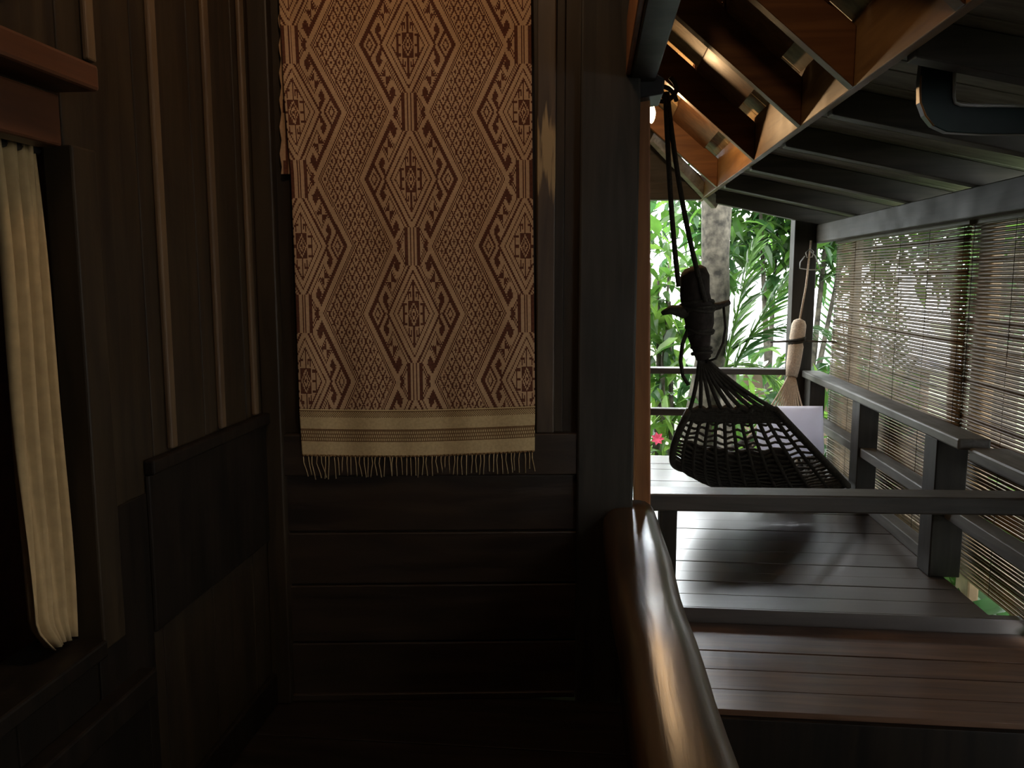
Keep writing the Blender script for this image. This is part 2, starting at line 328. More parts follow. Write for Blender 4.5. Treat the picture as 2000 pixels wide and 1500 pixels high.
# ================================================================== LEAN-TO ROOF
LX, LZ = 1.86, 1.985; LS = (EZ-LZ)/(LX-EX)
def lz(x): return EZ-.01-(x-EX)*LS
for i, ry in enumerate((6.93, 5.95, 5.0, 4.15, 3.38, 2.55, 1.7)):
    t = MB(); t.prism([(EX+.036, ry, lz(EX+.036)), (LX+.25, ry, lz(LX+.25)), (LX+.25, ry, lz(LX+.25)+.11), (EX+.036, ry, lz(EX+.036)+.11)], (0, .075, 0))
    lab = ['low veranda rafter over the far opening', 'low veranda rafter, second from the far opening', 'low veranda rafter, third from the far opening', 'low veranda rafter above the big railing post', 'low veranda rafter behind the dark teal frame', 'low veranda rafter nearest the dark teal frame', 'low veranda rafter out over the stairwell'][i]
    tag(t.build('veranda_rafter', M['grayraft'], bevel=.005), lab, 'rafter', 'shallow rafters of the veranda roof')
t = MB(); y = .2
while y < 7.3:
    w = random.choice((.12, .16, .2)); t.prism([(EX+.036, y, lz(EX+.036)+.112), (2.35, y, lz(2.35)+.112), (2.35, y, lz(2.35)+.135), (EX+.036, y, lz(EX+.036)+.135)], (0, w-.012, 0)); y += w
t.prism([(EX+.036, .1, lz(EX+.036)+.137), (2.4, .1, lz(2.4)+.137), (2.4, .1, lz(2.4)+.15), (EX+.036, .1, lz(EX+.036)+.15)], (0, 7.3, 0))
struct(t.build('ceiling', M['graysheet'], bevel=.003))
bx('eave_beam', (1.80, .5, 1.842), (1.88, 7.1, 1.985), M['beamY'], bevel=.006); tag(bpy.data.objects['eave_beam'], 'long grey eave beam above the bamboo blinds', 'beam')

# ================================================================== POSTS AND RAILINGS
p = at(1543, 600, 1, 7.0).x; q = at(1590, 600, 1, 7.0).x
o = bx('veranda_post', (p, 6.95, -.1), (q-.01, 7.1, 2.05), M['postv'], bevel=.008); tag(o, 'dark far corner post of the veranda beside the white rope bundle', 'post')
# side railing
R = thing('side_railing', 'grey brown wooden railing along the blinds, beside the hammock', 'railing', (1.81, 5.6, .02))
bx('handrail', (1.735, 4.0, .745), (1.885, 6.95, .80), M['weatherY'], R, .01)
bx('middle_rail', (1.77, 4.43, .385), (1.87, 6.95, .445), M['weatherY'], R, .006)
bx('bottom_rail', (1.815, 4.43, .02), (1.90, 6.95, .09), M['weatherY'], R, .006)
bx('post', (1.75, 4.27, .02), (1.905, 4.43, .745), M['postv'], R, .006)
bx('post', (1.755, 5.50, .02), (1.88, 5.66, .745), M['postv'], R, .006)
bx('post', (1.76, 6.76, .02), (1.88, 6.94, .745), M['postv'], R, .006)
R = thing('near_side_railing', 'nearer railing section at right edge, its end butting the big post', 'railing', (1.84, 3.2, -.05)); R.name = 'side_railing'
bx('handrail', (1.77, 1.8, .70), (1.95, 3.97, .765), M['weatherY'], R, .012)
bx('middle_rail', (1.80, 1.8, .34), (1.89, 4.26, .41), M['weatherY'], R, .006)
bx('post', (1.78, 1.8, -.05), (1.92, 1.95, .70), M['postv'], R, .006)
# far railing
R = thing('far_railing', 'two-rail wooden railing across the far end of the veranda', 'railing', (1.0, 7.03, .02))
bx('handrail', (-.3, 6.97, .755), (p, 7.09, .805), M['weatherX'], R, .006)
bx('middle_rail', (-.3, 6.99, .395), (p, 7.07, .455), M['weatherX'], R, .006)
# low rail across by the step
R = thing('step_railing', 'long crosswise wooden railing in front of the step, low across the veranda', 'railing', (1.0, 3.27, -.05))
L0 = at(1284, 972, 1, 3.24); L1 = at(2000, 975, 1, 3.35)
t = MB(); t.bar((.20, 3.245, .675), (2.0, 3.335, .675), .13, .07); t.build('handrail', M['weatherX'], R, bevel=.008)
xa = at(1288, 1050, 1, 3.2).x; xb = at(1322, 1050, 1, 3.2).x
bx('post', (xa, 3.20, -.05), (xb, 3.31, .642), M['postv'], R, .006)
# stair handrail toward the viewer
t = MB(); sec = []; wd, hh, rr = .096, .075, .06
for ci, (sx, sy) in enumerate(((1,1),(-1,1),(-1,-1),(1,-1))):
    for j in range(5):
        a_ = math.pi/2*(ci+j/4); sec.append((sx*(wd-rr)+math.cos(a_)*rr, sy*(hh-rr)+math.sin(a_)*rr))
ns = len(sec); stn = 26; base = []
for i in range(stn+1):
    f_ = i/stn; yv = 3.0-3.6*f_; xc = .143+.036*(3.0-yv)/1.66; wob = .004*math.sin(yv*5.1)+.003*math.sin(yv*11)
    for (sx, sz) in sec: t.v.append((xc+sx*(1+.05*math.sin(yv*3))+wob*.5, yv, .655+sz+wob))
for i in range(stn):
    for j in range(ns): t.f.append((i*ns+j, i*ns+(j+1) % ns, (i+1)*ns+(j+1) % ns, (i+1)*ns+j)); t.m.append(0)
t.f.append(tuple(range(ns))); t.m.append(0); t.f.append(tuple(stn*ns+j for j in range(ns))[::-1]); t.m.append(0)
R = thing('stair_balustrade', 'thick rounded varnished handrail with golden lamp gleam, in the foreground', 'railing', (.15, 1.5, 0))
t.build('handrail', M['handrail'], R, smooth=True)
t = MB(); t.prism([(.12, 2.95, 0), (.16, 2.95, 0), (.235, -.6, 0), (.195, -.6, 0)], (0, 0, .60)); t.build('side_panel', M['wallh'], R)

# ================================================================== BLINDS
def blind(y0, y1, z0, z1, xb, label):
    R = thing('bamboo_blind', label, 'blind', (xb, (y0+y1)/2, z0), 'bamboo blinds on the railing side')
    t = MB(); pitch = .0195; nrow = int((z1-z0)/pitch); nseg = 14 if y1-y0 < 3 else 26
    wv = [random.uniform(-1, 1) for _ in range(40)]
    for i in range(nrow):
        z = z1-.03-i*pitch; pts = []
        dz = random.uniform(-.0012, .0012); tl = random.uniform(-.0015, .0015); r = random.uniform(.0076, .0091)
        for s_ in range(nseg+1):
            f_ = s_/nseg
            pts.append((xb+.006*math.sin(f_*9+z*3)+random.uniform(-.001, .001), y0+(y1-y0)*f_, z+dz+tl*(f_-.5)*2+.002*math.sin(f_*6+z*2)))
        t.tube(pts, r, 5, flat=1.08)
    t.build('slats', M['slat'], R, smooth=True)
    c_ = MB(); 
    nst = max(3, int((y1-y0)/.42))
    for j in range(nst+1):
        yv = y0+.06+(y1-y0-.12)*j/nst; c_.tube([(xb-.011, yv, z1), (xb-.011, yv, z0)], .0016, 5); c_.tube([(xb+.011, yv, z1), (xb+.011, yv, z0)], .0016, 5)
    c_.build('cords', M['string'], R)
    h = MB(); h.box((xb-.015, y0, z1-.03), (xb+.015, y1, z1+.004)); h.build('head_rail', M['bamboo'], R, bevel=.003)
BX = 1.945
blind(4.50, 6.86, .0, 1.86, BX, 'far bamboo slat blind, between the far post and the brown upright')
blind(-1.1, 4.56, .0, 1.86, BX+.024, 'near bamboo slat blind at right edge, behind the near railing')
for yv, w_, lab, mt in ((6.62, .10, 'thin grey upright pole just behind the far edge of the blind', M['bamboo']), (4.46, .15, 'brown upright pole behind the seam of the two blinds', M['slat'])):
    tag(bx('blind_pole', (2.0, yv-w_/2, -2.6), (2.06, yv+w_/2, 2.0), mt, bevel=.01), lab, 'pole')

# ================================================================== TAPESTRY
P = 262.0; WS = 224.0
SL = .489
def seg_d(px, py, pts):
    best = 1e9
    for (x0, y0), (x1, y1) in zip(pts, pts[1:]):
        dx, dy = x1-x0, y1-y0; f_ = max(0, min(1, ((px-x0)*dx+(py-y0)*dy)/(dx*dx+dy*dy))); best = min(best, math.hypot(px-x0-dx*f_, py-y0-dy*f_))
    return best
def in_tri(px, py, T):
    (x0, y0), (x1, y1), (x2, y2) = T
    a = (x1-x0)*(py-y0)-(y1-y0)*(px-x0); b = (x2-x1)*(py-y1)-(y2-y1)*(px-x1); c = (x0-x2)*(py-y2)-(y0-y2)*(px-x2)
    return (a >= 0 and b >= 0 and c >= 0) or (a <= 0 and b <= 0 and c <= 0)
H1 = [(56, 5), (67, 28), (55, 52), (46, 31), (51, 23)]; D1 = [(55, 10), (57, 24), (55, 39)]
H2 = [(38, 131), (20, 97), (31, 72), (42, 94), (38, 102)]; D2 = [(31, 87), (32, 102), (38, 121)]
def pat(s, y):
    a = abs(s); tt = (y-88) % P; t = min(tt, P-tt)
    if a+SL*t > 103:
        a2 = abs(a-WS); t2 = P/2-t
        if a2+SL*t2 <= 103: return unit(a2, t2)
        for o_ in (a+SL*t-103, a2+SL*t2-103):
            if 0 <= o_ < 2.2 or 4.4 <= o_ < 6.6: return 1
            if 0 <= o_ < 8: return 0
        u = a/16.2+y/35; v = a/16.2-y/35; fu = u % 1; fv = v % 1
        if fu < .19 or fv < .19: return 1
        if .45 < fu < .76 and .45 < fv < .76: return 1
        return 0
    return unit(a, t)
def unit(a, t):
    o = a+SL*t
    if o > 93: return 0
    if t > 100 and abs(a-38.8+SL*(131-t)) < 3.6: return 0
    if o > 85: return 1
    if t > 94 and a < 16.5:
        if a < 1.6: return 0
        if a < 3.6: return 1
        if a < 9.5: return 0
        return 1
    if o < 50:
        if o > 42: return 0
        if o > 39.5: return 1
        if o > 33: return 0
        if o > 30.5: return 1
        if t < 22 and a < 22:
            if 18.5 < a < 21.5: return 1
            if a > 12.5 and (t < 2.6 or (17 < t and a > 13)): return 1
            if a > 12.5: return 0
        if a < 11.5 and t < 25:
            d = a/10.5+t/24
            if d > 1: return 1
            if d > .78: return 0
            if d > .52: return 1
            return 0 if d > .25 else 1
        if a < 1.3 and t < 76: return 1
        if 27 < t < 44:
            if 8.8 < a < 11.5: return 1
            if a > 4 and t > 39: return 1
            if 4 < a < 6 and t > 32: return 1
        return 0
    if o < 54.5: return 1
    # nested small diamond
    d = abs(a-73)/11.5+t/23
    if d < 1: return 1 if .38 < d < .62 else 0
    if d < 1.36 and a > 58: return 1
    if t > 112 and in_tri(a, t, ((15.5, 112), (23, 131.5), (15.5, 131.5))): return 0
    if seg_d(a, t, H1) < 3.0 or seg_d(a, t, H2) < 3.0: return 0
    if seg_d(a, t, D1) < 5.5 or seg_d(a, t, D2) < 6: return 1
    if in_tri(a, t, ((44, 45), (53, 61.5), (43, 61.5))) or in_tri(a, t, ((34, 62.5), (43.5, 62.5), (43, 78))): return 1
    if in_tri(a, t, ((43, 40), (43, 61.5), (35, 60))) or in_tri(a, t, ((44.5, 62.5), (52, 62.5), (44.5, 81))): return 0
    if o < 57: return 0
    return 1 if int(o/2.2) % 2 else 0
def lerp_tab(tab, y):
    for (y0, v0), (y1, v1) in zip(tab, tab[1:]):
        if y <= y1: return v0+(v1-v0)*(y-y0)/(y1-y0)
    return tab[-1][1]
LE = [(-200, 541), (0, 545), (200, 556), (340, 568), (500, 575), (800, 585), (900, 591)]
CE = [(-200, 791), (0, 795), (800, 812), (900, 814)]
RE = [(-200, 1035), (0, 1037), (800, 1045), (900, 1044)]
TP = thing('woven_tapestry', 'cream and maroon diamond-patterned woven cloth with knotted fringe, hanging on the dark wall', 'wall hanging', on_wall(812, 900))
Y0, YP, YE = -190, 797, 886
def tp_point(u, y):                        # u in -1..1 across, y = nominal row
    yb = y+(4*(1-u*u)*max(0, (y-500)/386) - (6*u if u > 0 else 2*u)*max(0, (y-600)/286))
    c = lerp_tab(CE, y); x = c+(lerp_tab(RE, y)-c)*u if u >= 0 else c+(c-lerp_tab(LE, y))*u
    return on_wall(x, yb, .042+.005*math.sin(u*7+y*.004)+.004*math.sin(u*15-y*.006)+(.012 if u < -.93 and y < 340 else 0)*min(1, (340-y)/150 if y < 340 else 0))
NX = 218
def cloth(name, ya, yb, nrow, fn, mats):
    v = []; fc = []; mi = []
    for j in range(nrow+1):
        yv = ya+(yb-ya)*j/nrow
        for i in range(NX+1): v.append(tuple(tp_point(-1+2*i/NX, yv)))
    for j in range(nrow):
        yc = ya+(yb-ya)*(j+.5)/nrow
        for i in range(NX):
            u = -1+2*(i+.5)/NX; b_ = j*(NX+1)+i
            fc.append((b_, b_+1, b_+NX+2, b_+NX+1)); mi.append(fn(u, yc, i, j))
    me = bpy.data.meshes.new(name); me.from_pydata(v, [], fc)
    for m_ in mats: me.materials.append(m_)
    me.polygons.foreach_set('material_index', mi); me.polygons.foreach_set('use_smooth', [True]*len(fc)); me.update()
    o = bpy.data.objects.new(name, me); COL.objects.link(o); o.parent = TP; o.matrix_parent_inverse = Matrix.Translation(-TP.location)
    s_ = o.modifiers.new('thick', 'SOLIDIFY'); s_.thickness = .002; return o
cloth('patterned_field', Y0, YP, 436, lambda u, y, i, j: pat(u*240, y), [M['lightthread'], M['darkthread']])
def hem(u, y, i, j):
    if y < 800: return 0
    if y < 812: return 1 if (i+j) % 2 or y < 802 else 0
    if y < 834: return 0
    if y < 859:
        if y < 837 or y > 857: return 1
        return 1 if (i//1+(j//3)) % 2 and j % 3 else (1 if j % 3 == 0 else 0)
    return 0
cloth('hem', YP, YE, 40, hem, [M['hemthread'], M['hemdark']])
# second layer of cloth peeping out at the left
bl = MB(); rows_ = 40; cols_ = 10
for j in range(rows_+1):
    y = -190+530*j/rows_
    for i in range(cols_+1):
        x = (543+(y+190)*.012)+46*i/cols_+(2*math.sin(y*.12) if i == 0 else 0); bl.v.append(tuple(on_wall(x, y, .030+.003*math.sin(i+y*.02))))
for j in range(rows_):
    for i in range(cols_):
        b_ = j*(cols_+1)+i; bl.f.append((b_, b_+1, b_+cols_+2, b_+cols_+1)); bl.m.append(1 if (j % 9 in (2, 3) and i % 3) or (j > 24 and i in (2, 5)) else 0)
o = bl.build('back_layer', [M['lightthread'], M['darkthread']], TP); s_ = o.modifiers.new('thick', 'SOLIDIFY'); s_.thickness = .002
# knotted edge and fringe strands
kn = MB()
for i in range(60):
    u = -1+2*(i+.5)/60; c_ = tp_point(u, YE+1); kn.tube([c_+Vector((-.006, -.001, .003)), c_+Vector((0, -.003, -.002)), c_+Vector((.006, -.001, .003))], .003, 5)
kn.build('knotted_edge', M['hemdark'], TP, smooth=True)
rf = random.Random(3)
for i in range(54):
    u = -.985+1.97*i/53+rf.uniform(-.008, .008)
    xx = rf.uniform(-.006, .006)
    if u < -.82: xx += .012*(1+u*-1-.8)
    if u > .97: xx += .012
    ln = rf.uniform(.065, .080)-(0.008 if u < 0 else 0)*0
    if u < -.7: ln *= 1.12
    a_ = tp_point(u, YE); w1 = rf.uniform(-.004, .004)
    t = MB(); t.tube([a_, a_+Vector((w1, -.002, -ln*.35)), a_+Vector((w1*.3+xx*.6, 0, -ln*.7)), a_+Vector((xx, .002, -ln))], [.0017, .0016, .0015, .0022], 5)
    t.build('fringe_strand', M['hemthread'], TP, smooth=True)

# ================================================================== CURTAIN
t = MB(); NYc, NZc = 40, 40; cvx = -1.20
for j in range(NZc+1):
    f_ = j/NZc; z = 1.83-(1.83-.725)*f_
    ya = 1.57+.01*f_; yb = 1.705+.005*f_
    if f_ > .94: ya += (f_-.94)*.9
    for i in range(NYc+1):
        g_ = i/NYc; t.v.append((cvx+.016*math.sin(g_*19+f_*1.5)+.008*math.sin(g_*41-f_*3), ya+(yb-ya)*g_+.004*math.sin(f_*9), z))
for j in range(NZc):
    for i in range(NYc):
        b_ = j*(NYc+1)+i; t.f.append((b_, b_+1, b_+NYc+2, b_+NYc+1)); t.m.append(0)
o = t.build('curtain', M['curtain'], smooth=True); s_ = o.modifiers.new('thick', 'SOLIDIFY'); s_.thickness = .002
tag(o, 'narrow gathered cream curtain hanging in the left window', 'curtain')
t = MB(); t.tube([(-1.20, -.9, 1.835), (-1.20, 1.715, 1.825)], .009, 8); tag(t.build('curtain_rod', M['black'], smooth=True), 'thin curtain rod under the window lintel', 'rod')

# ================================================================== HAMMOCK
HM = thing('hammock', 'dark rope net hammock with white far cords, slung across the veranda', 'hammock', (1.05, 5.2, .15))
def bez(p0, p1, p2, t_): return p0*(1-t_)**2+p1*2*t_*(1-t_)+p2*t_*t_
nA = at(1347, 800, 1, 4.75); nB = at(1512, 798, 1, 4.75)
mA = at(1330, 915, 1, 5.1); mM = at(1470, 968, 1, 5.2); mB = at(1655, 948, 1, 5.3)
fA = at(1470, 850, 1, 6.3); fB = at(1585, 872, 1, 6.2)
def hs(u, v):                              # u across 0..1, v along 0..1
    def cross(a, mdl, b, s_): return a*(1-s_)*(1-2*s_)+mdl*4*s_*(1-s_)+b*s_*(2*s_-1)
    e0 = nA.lerp(nB, u)
    e1 = cross(mA, mM, mB, u)
    e2 = cross(fA, fA.lerp(fB, .5)+Vector((0, 0, -.18)), fB, u)
    return cross(e0, e1, e2, v)
net = MB(); NU, NV = 12, 38
for i in range(NU+1):
    u = i/NU; net.tube([hs(u, j/24) for j in range(25)], .0115 if 0 < i < NU else .022, 6)
for j in range(NV+1):
    v = j/NV*.96+.0; net.tube([hs(i/30, v+.006*math.sin(i*1.3+j)) for i in range(31)], .0085 if 0 < j < NV else .02, 5)
net.build('net_body', M['rope'], HM, smooth=True)
band = MB(); 
for j in range(7): band.tube([hs(i/20, .006+j*.006) + Vector((0, 0, 0)) for i in range(21)], .012, 6)
band.build('end_band', M['rope'], HM, smooth=True)
nk = at(1372, 700, 1, 4.60); tp0 = at(1353, 520, 1, 4.55); mid = at(1355, 600, 1, 4.56)
neck = MB(); pts = []; rad = []
for f_, r_ in ((0, .010), (.01, .045), (.04, .066), (.10, .078), (.3, .081), (.5, .084), (.62, .078), (.75, .064), (.88, .05), (1.0, .042)):
    pts.append(tp0.lerp(nk, f_)+Vector((.006*math.sin(f_*14), 0, 0))); rad.append(r_)
neck.tube(pts, rad, 14); NK = neck.build('wrapped_neck', M['cloth'], HM, smooth=True)
wr = MB()
for zf, tilt in ((.40, .02), (.45, -.015), (.49, .03), (.68, -.02), (.72, .02), (.88, .0), (.94, .01)):
    c_ = tp0.lerp(nk, zf); rr_ = .088 if zf < .6 else (.073 if zf < .8 else .052)
    wr.tube([c_+Vector((math.cos(a_)*rr_, math.sin(a_)*rr_, tilt*math.cos(a_+1))) for a_ in [2*math.pi*q_/16 for q_ in range(17)]], .010, 6)
bc = wr.build('binding_cord', M['rope'], HM, smooth=True); bc.parent = NK; bc.matrix_parent_inverse = Matrix.Identity(4)
tg = MB(); a_ = at(1293, 612, 1, 4.50); b_ = at(1425, 590, 1, 4.62)
tg.tube([a_, a_.lerp(b_, .12)+Vector((0, 0, .012)), a_.lerp(b_, .3)+Vector((0, 0, -.01)), a_.lerp(b_, .55)+Vector((0, 0, -.008)), a_.lerp(b_, .85)+Vector((0, 0, -.012)), b_], [.012, .024, .036, .03, .02, .015], 8)
tg.build('toggle_stick', M['rope'], HM, smooth=True)
for (x0, y0, x1, y1, x2, y2) in ((1300, 180, 1311, 400, 1326, 560), (1303, 180, 1334, 400, 1378, 590)):
    t = MB(); A = at(x0, y0, 1, 4.52); B = at(x1, y1, 1, 4.50); C = at(x2, y2, 1, 4.48); t.tube([bez(A, B*2-(A+C)/2, C, q_/12) for q_ in range(13)], .014, 7); t.build('hanging_rope', M['rope'], HM, smooth=True)
t = MB(); A = at(1302, 196, 1, 4.56); t.tube([A+Vector((math.cos(q_)*.05, math.sin(q_*2)*.03, math.sin(q_)*.05+.01*q_)) for q_ in [z_*.5 for z_ in range(16)]], .013, 6); t.tube([A+Vector((0, 0, -.02)), Vector((A.x-.05, 4.77, rz(A.x)+.04))], .014, 6); t.build('rope_knot', M['rope'], HM, smooth=True)
t = MB(); pl_ = [(1345, 640), (1333, 672), (1329, 705), (1334, 735), (1345, 752)]; t.tube([at(x_, y_, 1, 4.55) for x_, y_ in pl_], .012, 6); t.build('rope_loop', M['rope'], HM, smooth=True)
t = MB(); pl_ = [(1413, 598), (1417, 640), (1412, 670), (1398, 700), (1378, 708)]; t.tube([at(x_, y_, 1, 4.60) for x_, y_ in pl_], .008, 6); t.build('rope_loop', M['rope'], HM, smooth=True)
for i in range(9):
    u = i/8; A = nk+Vector((.03*(u-.5), 0, 0)); B = hs(u, 0); Cc = A.lerp(B, .5)+Vector((.02*(.5-u), 0, -.035))
    t = MB(); t.tube([bez(A, Cc, B, q_/8) for q_ in range(9)], .0125, 6); t.build('suspension_cord', M['rope'], HM, smooth=True)
# pale far end
PB0 = at(1562, 624, 1, 6.75); PB1 = at(1546, 735, 1, 6.6)
t = MB(); pts = []; rad = []
for f_, r_ in ((0, .02), (.03, .045), (.1, .058), (.35, .06), (.41, .05), (.47, .06), (.8, .055), (1.0, .045)):
    pts.append(PB0.lerp(PB1, f_)); rad.append(r_)
t.tube(pts, rad, 12); t.build('pale_rope_bundle', M['pale'], HM, smooth=True)['label'] = 'pale wrapped rope bundle at the far end'
t = MB(); c_ = PB0.lerp(PB1, .40)
for dz in (0, .022): t.tube([c_+Vector((math.cos(q_)*.062, math.sin(q_)*.062, dz+.012*math.cos(q_))) for q_ in [2*math.pi*z_/14 for z_ in range(15)]], .011, 6)
t.build('binding_cord', M['rope'], HM, smooth=True)
for i in range(13):
    u = i/12; A = PB1+Vector((.05*(u-.5), 0, 0)); B = hs(u, .955); Cc = A.lerp(B, .5)+Vector((.03*(.5-u), 0, -.05))
    t = MB(); t.tube([bez(A, Cc, B, q_/8) for q_ in range(9)], .007, 6); t.build('suspension_cord', M['pale'], HM, smooth=True)
t = MB(); t.tube([PB0, at(1574, 560, 1, 6.85), at(1584, 470, 1, 6.93)], .008, 6); t.build('hanging_rope', M['pale'], HM, smooth=True)
t = MB(); t.tube([at(1505, 668, 1, 6.72), at(1550, 666, 1, 6.66), at(1640, 668, 1, 6.7)], [.008, .011, .006], 6); t.build('toggle_stick', M['bark'], HM, smooth=True)
# wire hook ring on the far post
t = MB(); c_ = at(1583, 505, 1, 6.92); hp = [(1583, 486), (1589, 492), (1586, 502), (1576, 503), (1574, 493), (1580, 487), (1592, 500), (1598, 515), (1602, 527), (1580, 527), (1562, 524), (1563, 512), (1572, 500)]
t.tube([at(x_, y_, 1, 6.90) for x_, y_ in hp], .005, 6); tag(t.build('wire_hanger', M['metal'], smooth=True), 'small bent wire hanger on the far corner post', 'hanger')

# dark cloth lying in the hammock
def cloth_in():
    t = MB(); nu, nv = 24, 20
    for j in range(nv+1):
        v = .17+.36*j/nv
        for i in range(nu+1):
            u = .08+.74*i/nu; e = 1-abs(2*i/nu-1)**6; p_ = hs(u, v); up = .022+.012*math.sin(i*.9+j*.5)*e
            t.v.append(tuple(p_+Vector((0, .015, up))))
    for j in range(nv):
        for i in range(nu):
            b_ = j*(nu+1)+i; t.f.append((b_, b_+1, b_+nu+2, b_+nu+1)); t.m.append(0)
    o = t.build('blanket', M['cloth'], smooth=True); s_ = o.modifiers.new('thick', 'SOLIDIFY'); s_.thickness = .015; return o
tag(cloth_in(), 'dark cloth bundled in the bottom of the hammock', 'blanket')
# pillow
def pillow():
    c0 = at(1478, 793, 1, 6.0); c1 = at(1607, 793, 1, 6.0); c2 = at(1610, 888, 1, 5.95); c3 = at(1478, 905, 1, 5.95)
    t = MB(); n_ = 18; base = []
    for side in (-1, 1):
        for j in range(n_+1):
            for i in range(n_+1):
                u, v = i/n_, j/n_; p_ = (c0.lerp(c1, u)).lerp(c3.lerp(c2, u), v)
                th = .07*((1-abs(2*u-1)**3)*(1-abs(2*v-1)**3))**.6
                t.v.append((p_.x, p_.y+side*th, p_.z-.006*math.sin(u*5)*v))
    for k_ in range(2):
        o_ = k_*(n_+1)**2
        for j in range(n_):
            for i in range(n_):
                b_ = o_+j*(n_+1)+i; q_ = (b_, b_+1, b_+n_+2, b_+n_+1); t.f.append(q_ if k_ == 0 else q_[::-1]); t.m.append(0)
    o = t.build('pillow', M['pillow'], smooth=True)
    bm = bmesh.new(); bm.from_mesh(o.data); bmesh.ops.remove_doubles(bm, verts=bm.verts, dist=.0005); bmesh.ops.recalc_face_normals(bm, faces=bm.faces); bm.to_mesh(o.data); bm.free()
    return o
tag(pillow(), 'plain white pillow propped at the far end of the hammock', 'pillow')

# ================================================================== LAMPS
def lamp(name, loc, label, top):
    R = thing(name, label, 'lamp', loc); x, y, z = loc
    t = MB(); t.tube([(x, y, z-.075), (x, y, z-.066), (x, y, z-.045), (x, y, z-.015), (x, y, z+.01), (x, y, z+.03)], [.004, .012, .020, .024, .018, .012], 12); o = t.build('bulb', M['bulb'], R, smooth=True)
    t = MB(); t.tube([(x, y, z+.028), (x, y, z+.07)], .017, 10); t.build('socket', M['black'], R, smooth=True)
    t = MB(); t.tube([(x, y, z+.07), (x, y, top)], .004, 6); t.build('cord', M['black'], R, smooth=True)
    return R
lamp('pendant_lamp', LAMP_OUT, 'small glowing warm bulb half hidden behind the reddish post', rz(LAMP_OUT[0])+.25)
lamp('pendant_lamp', (LAMP_IN[0], LAMP_IN[1], LAMP_IN[2]+.12), 'warm ceiling bulb above the room, over the tapestry side', rz(LAMP_IN[0])+.2)

# ================================================================== TEAL FRAME under the roof
TY = 2.75
TF = thing('hanging_frame', 'dark teal curved frame with pale inner rim hanging under the roof', 'frame', at(1830, 150, 1, TY))
def strip(m, inner, outer, y0, y1):
    n_ = len(inner)
    vs = [at(*p_, 1, TY) for p_ in inner]+[at(*p_, 1, TY) for p_ in outer]
    for yy_ in (0, y1-y0):
        for p_ in vs: m.v.append((p_.x, p_.y+yy_, p_.z))
    N2 = 2*n_
    for i in range(n_-1):
        m.f += [(i, i+1, n_+i+1, n_+i), (N2+i, N2+n_+i, N2+n_+i+1, N2+i+1), (i, N2+i, N2+i+1, i+1), (n_+i, n_+i+1, N2+n_+i+1, N2+n_+i)]; m.m += [0]*4
    m.f += [(0, n_, N2+n_, N2), (n_-1, N2+n_-1, N2+2*n_-1, 2*n_-1)]; m.m += [0, 0]
inner = [(1868, 60), (1866, 100), (1864, 150), (1863, 190), (1866, 201), (1876, 205), (1900, 206), (1950, 206), (2000, 207), (2060, 208), (2120, 209)]
outer = [(1810, 66), (1803, 105), (1797, 155), (1797, 200), (1806, 225), (1822, 245), (1850, 258), (1920, 262), (2000, 262), (2060, 263), (2120, 263)]
t = MB(); strip(t, inner, outer, 0, .035); t.build('curved_panel', M['teal'], TF, bevel=.003)
t = MB(); t.tube([at(x_, y_, 1, TY-.004) for x_, y_ in inner[1:]], .0055, 8); t.build('inner_rim', M['metal'], TF, smooth=True)['label'] = 'pale metal inner rim'
t = MB(); t.tube([at(x_, y_, 1, TY-.002) for x_, y_ in [(1799, 148), (1797, 175), (1798, 200), (1808, 226), (1824, 246)]], .003, 6); t.build('edge_glint', M['fascia'], TF, smooth=True)  # thin warm-coloured strip put in as the glint along the left edge
t = MB(); t.tube([at(1875, 40, 1, TY+.03), at(1990, -45, 1, TY+.03)], .016, 10); t.tube([at(1875, 40, 1, TY+.03), at(1866, 66, 1, TY+.02)], .012, 8); t.tube([at(1875, 42, 1, TY+.03), at(1925, 58, 1, TY+.03)], .007, 8); t.tube([at(1912, 36, 1, TY+.03), at(1925, 58, 1, TY+.03)], .009, 8); t.build('mounting_arm', M['metal'], TF, smooth=True)

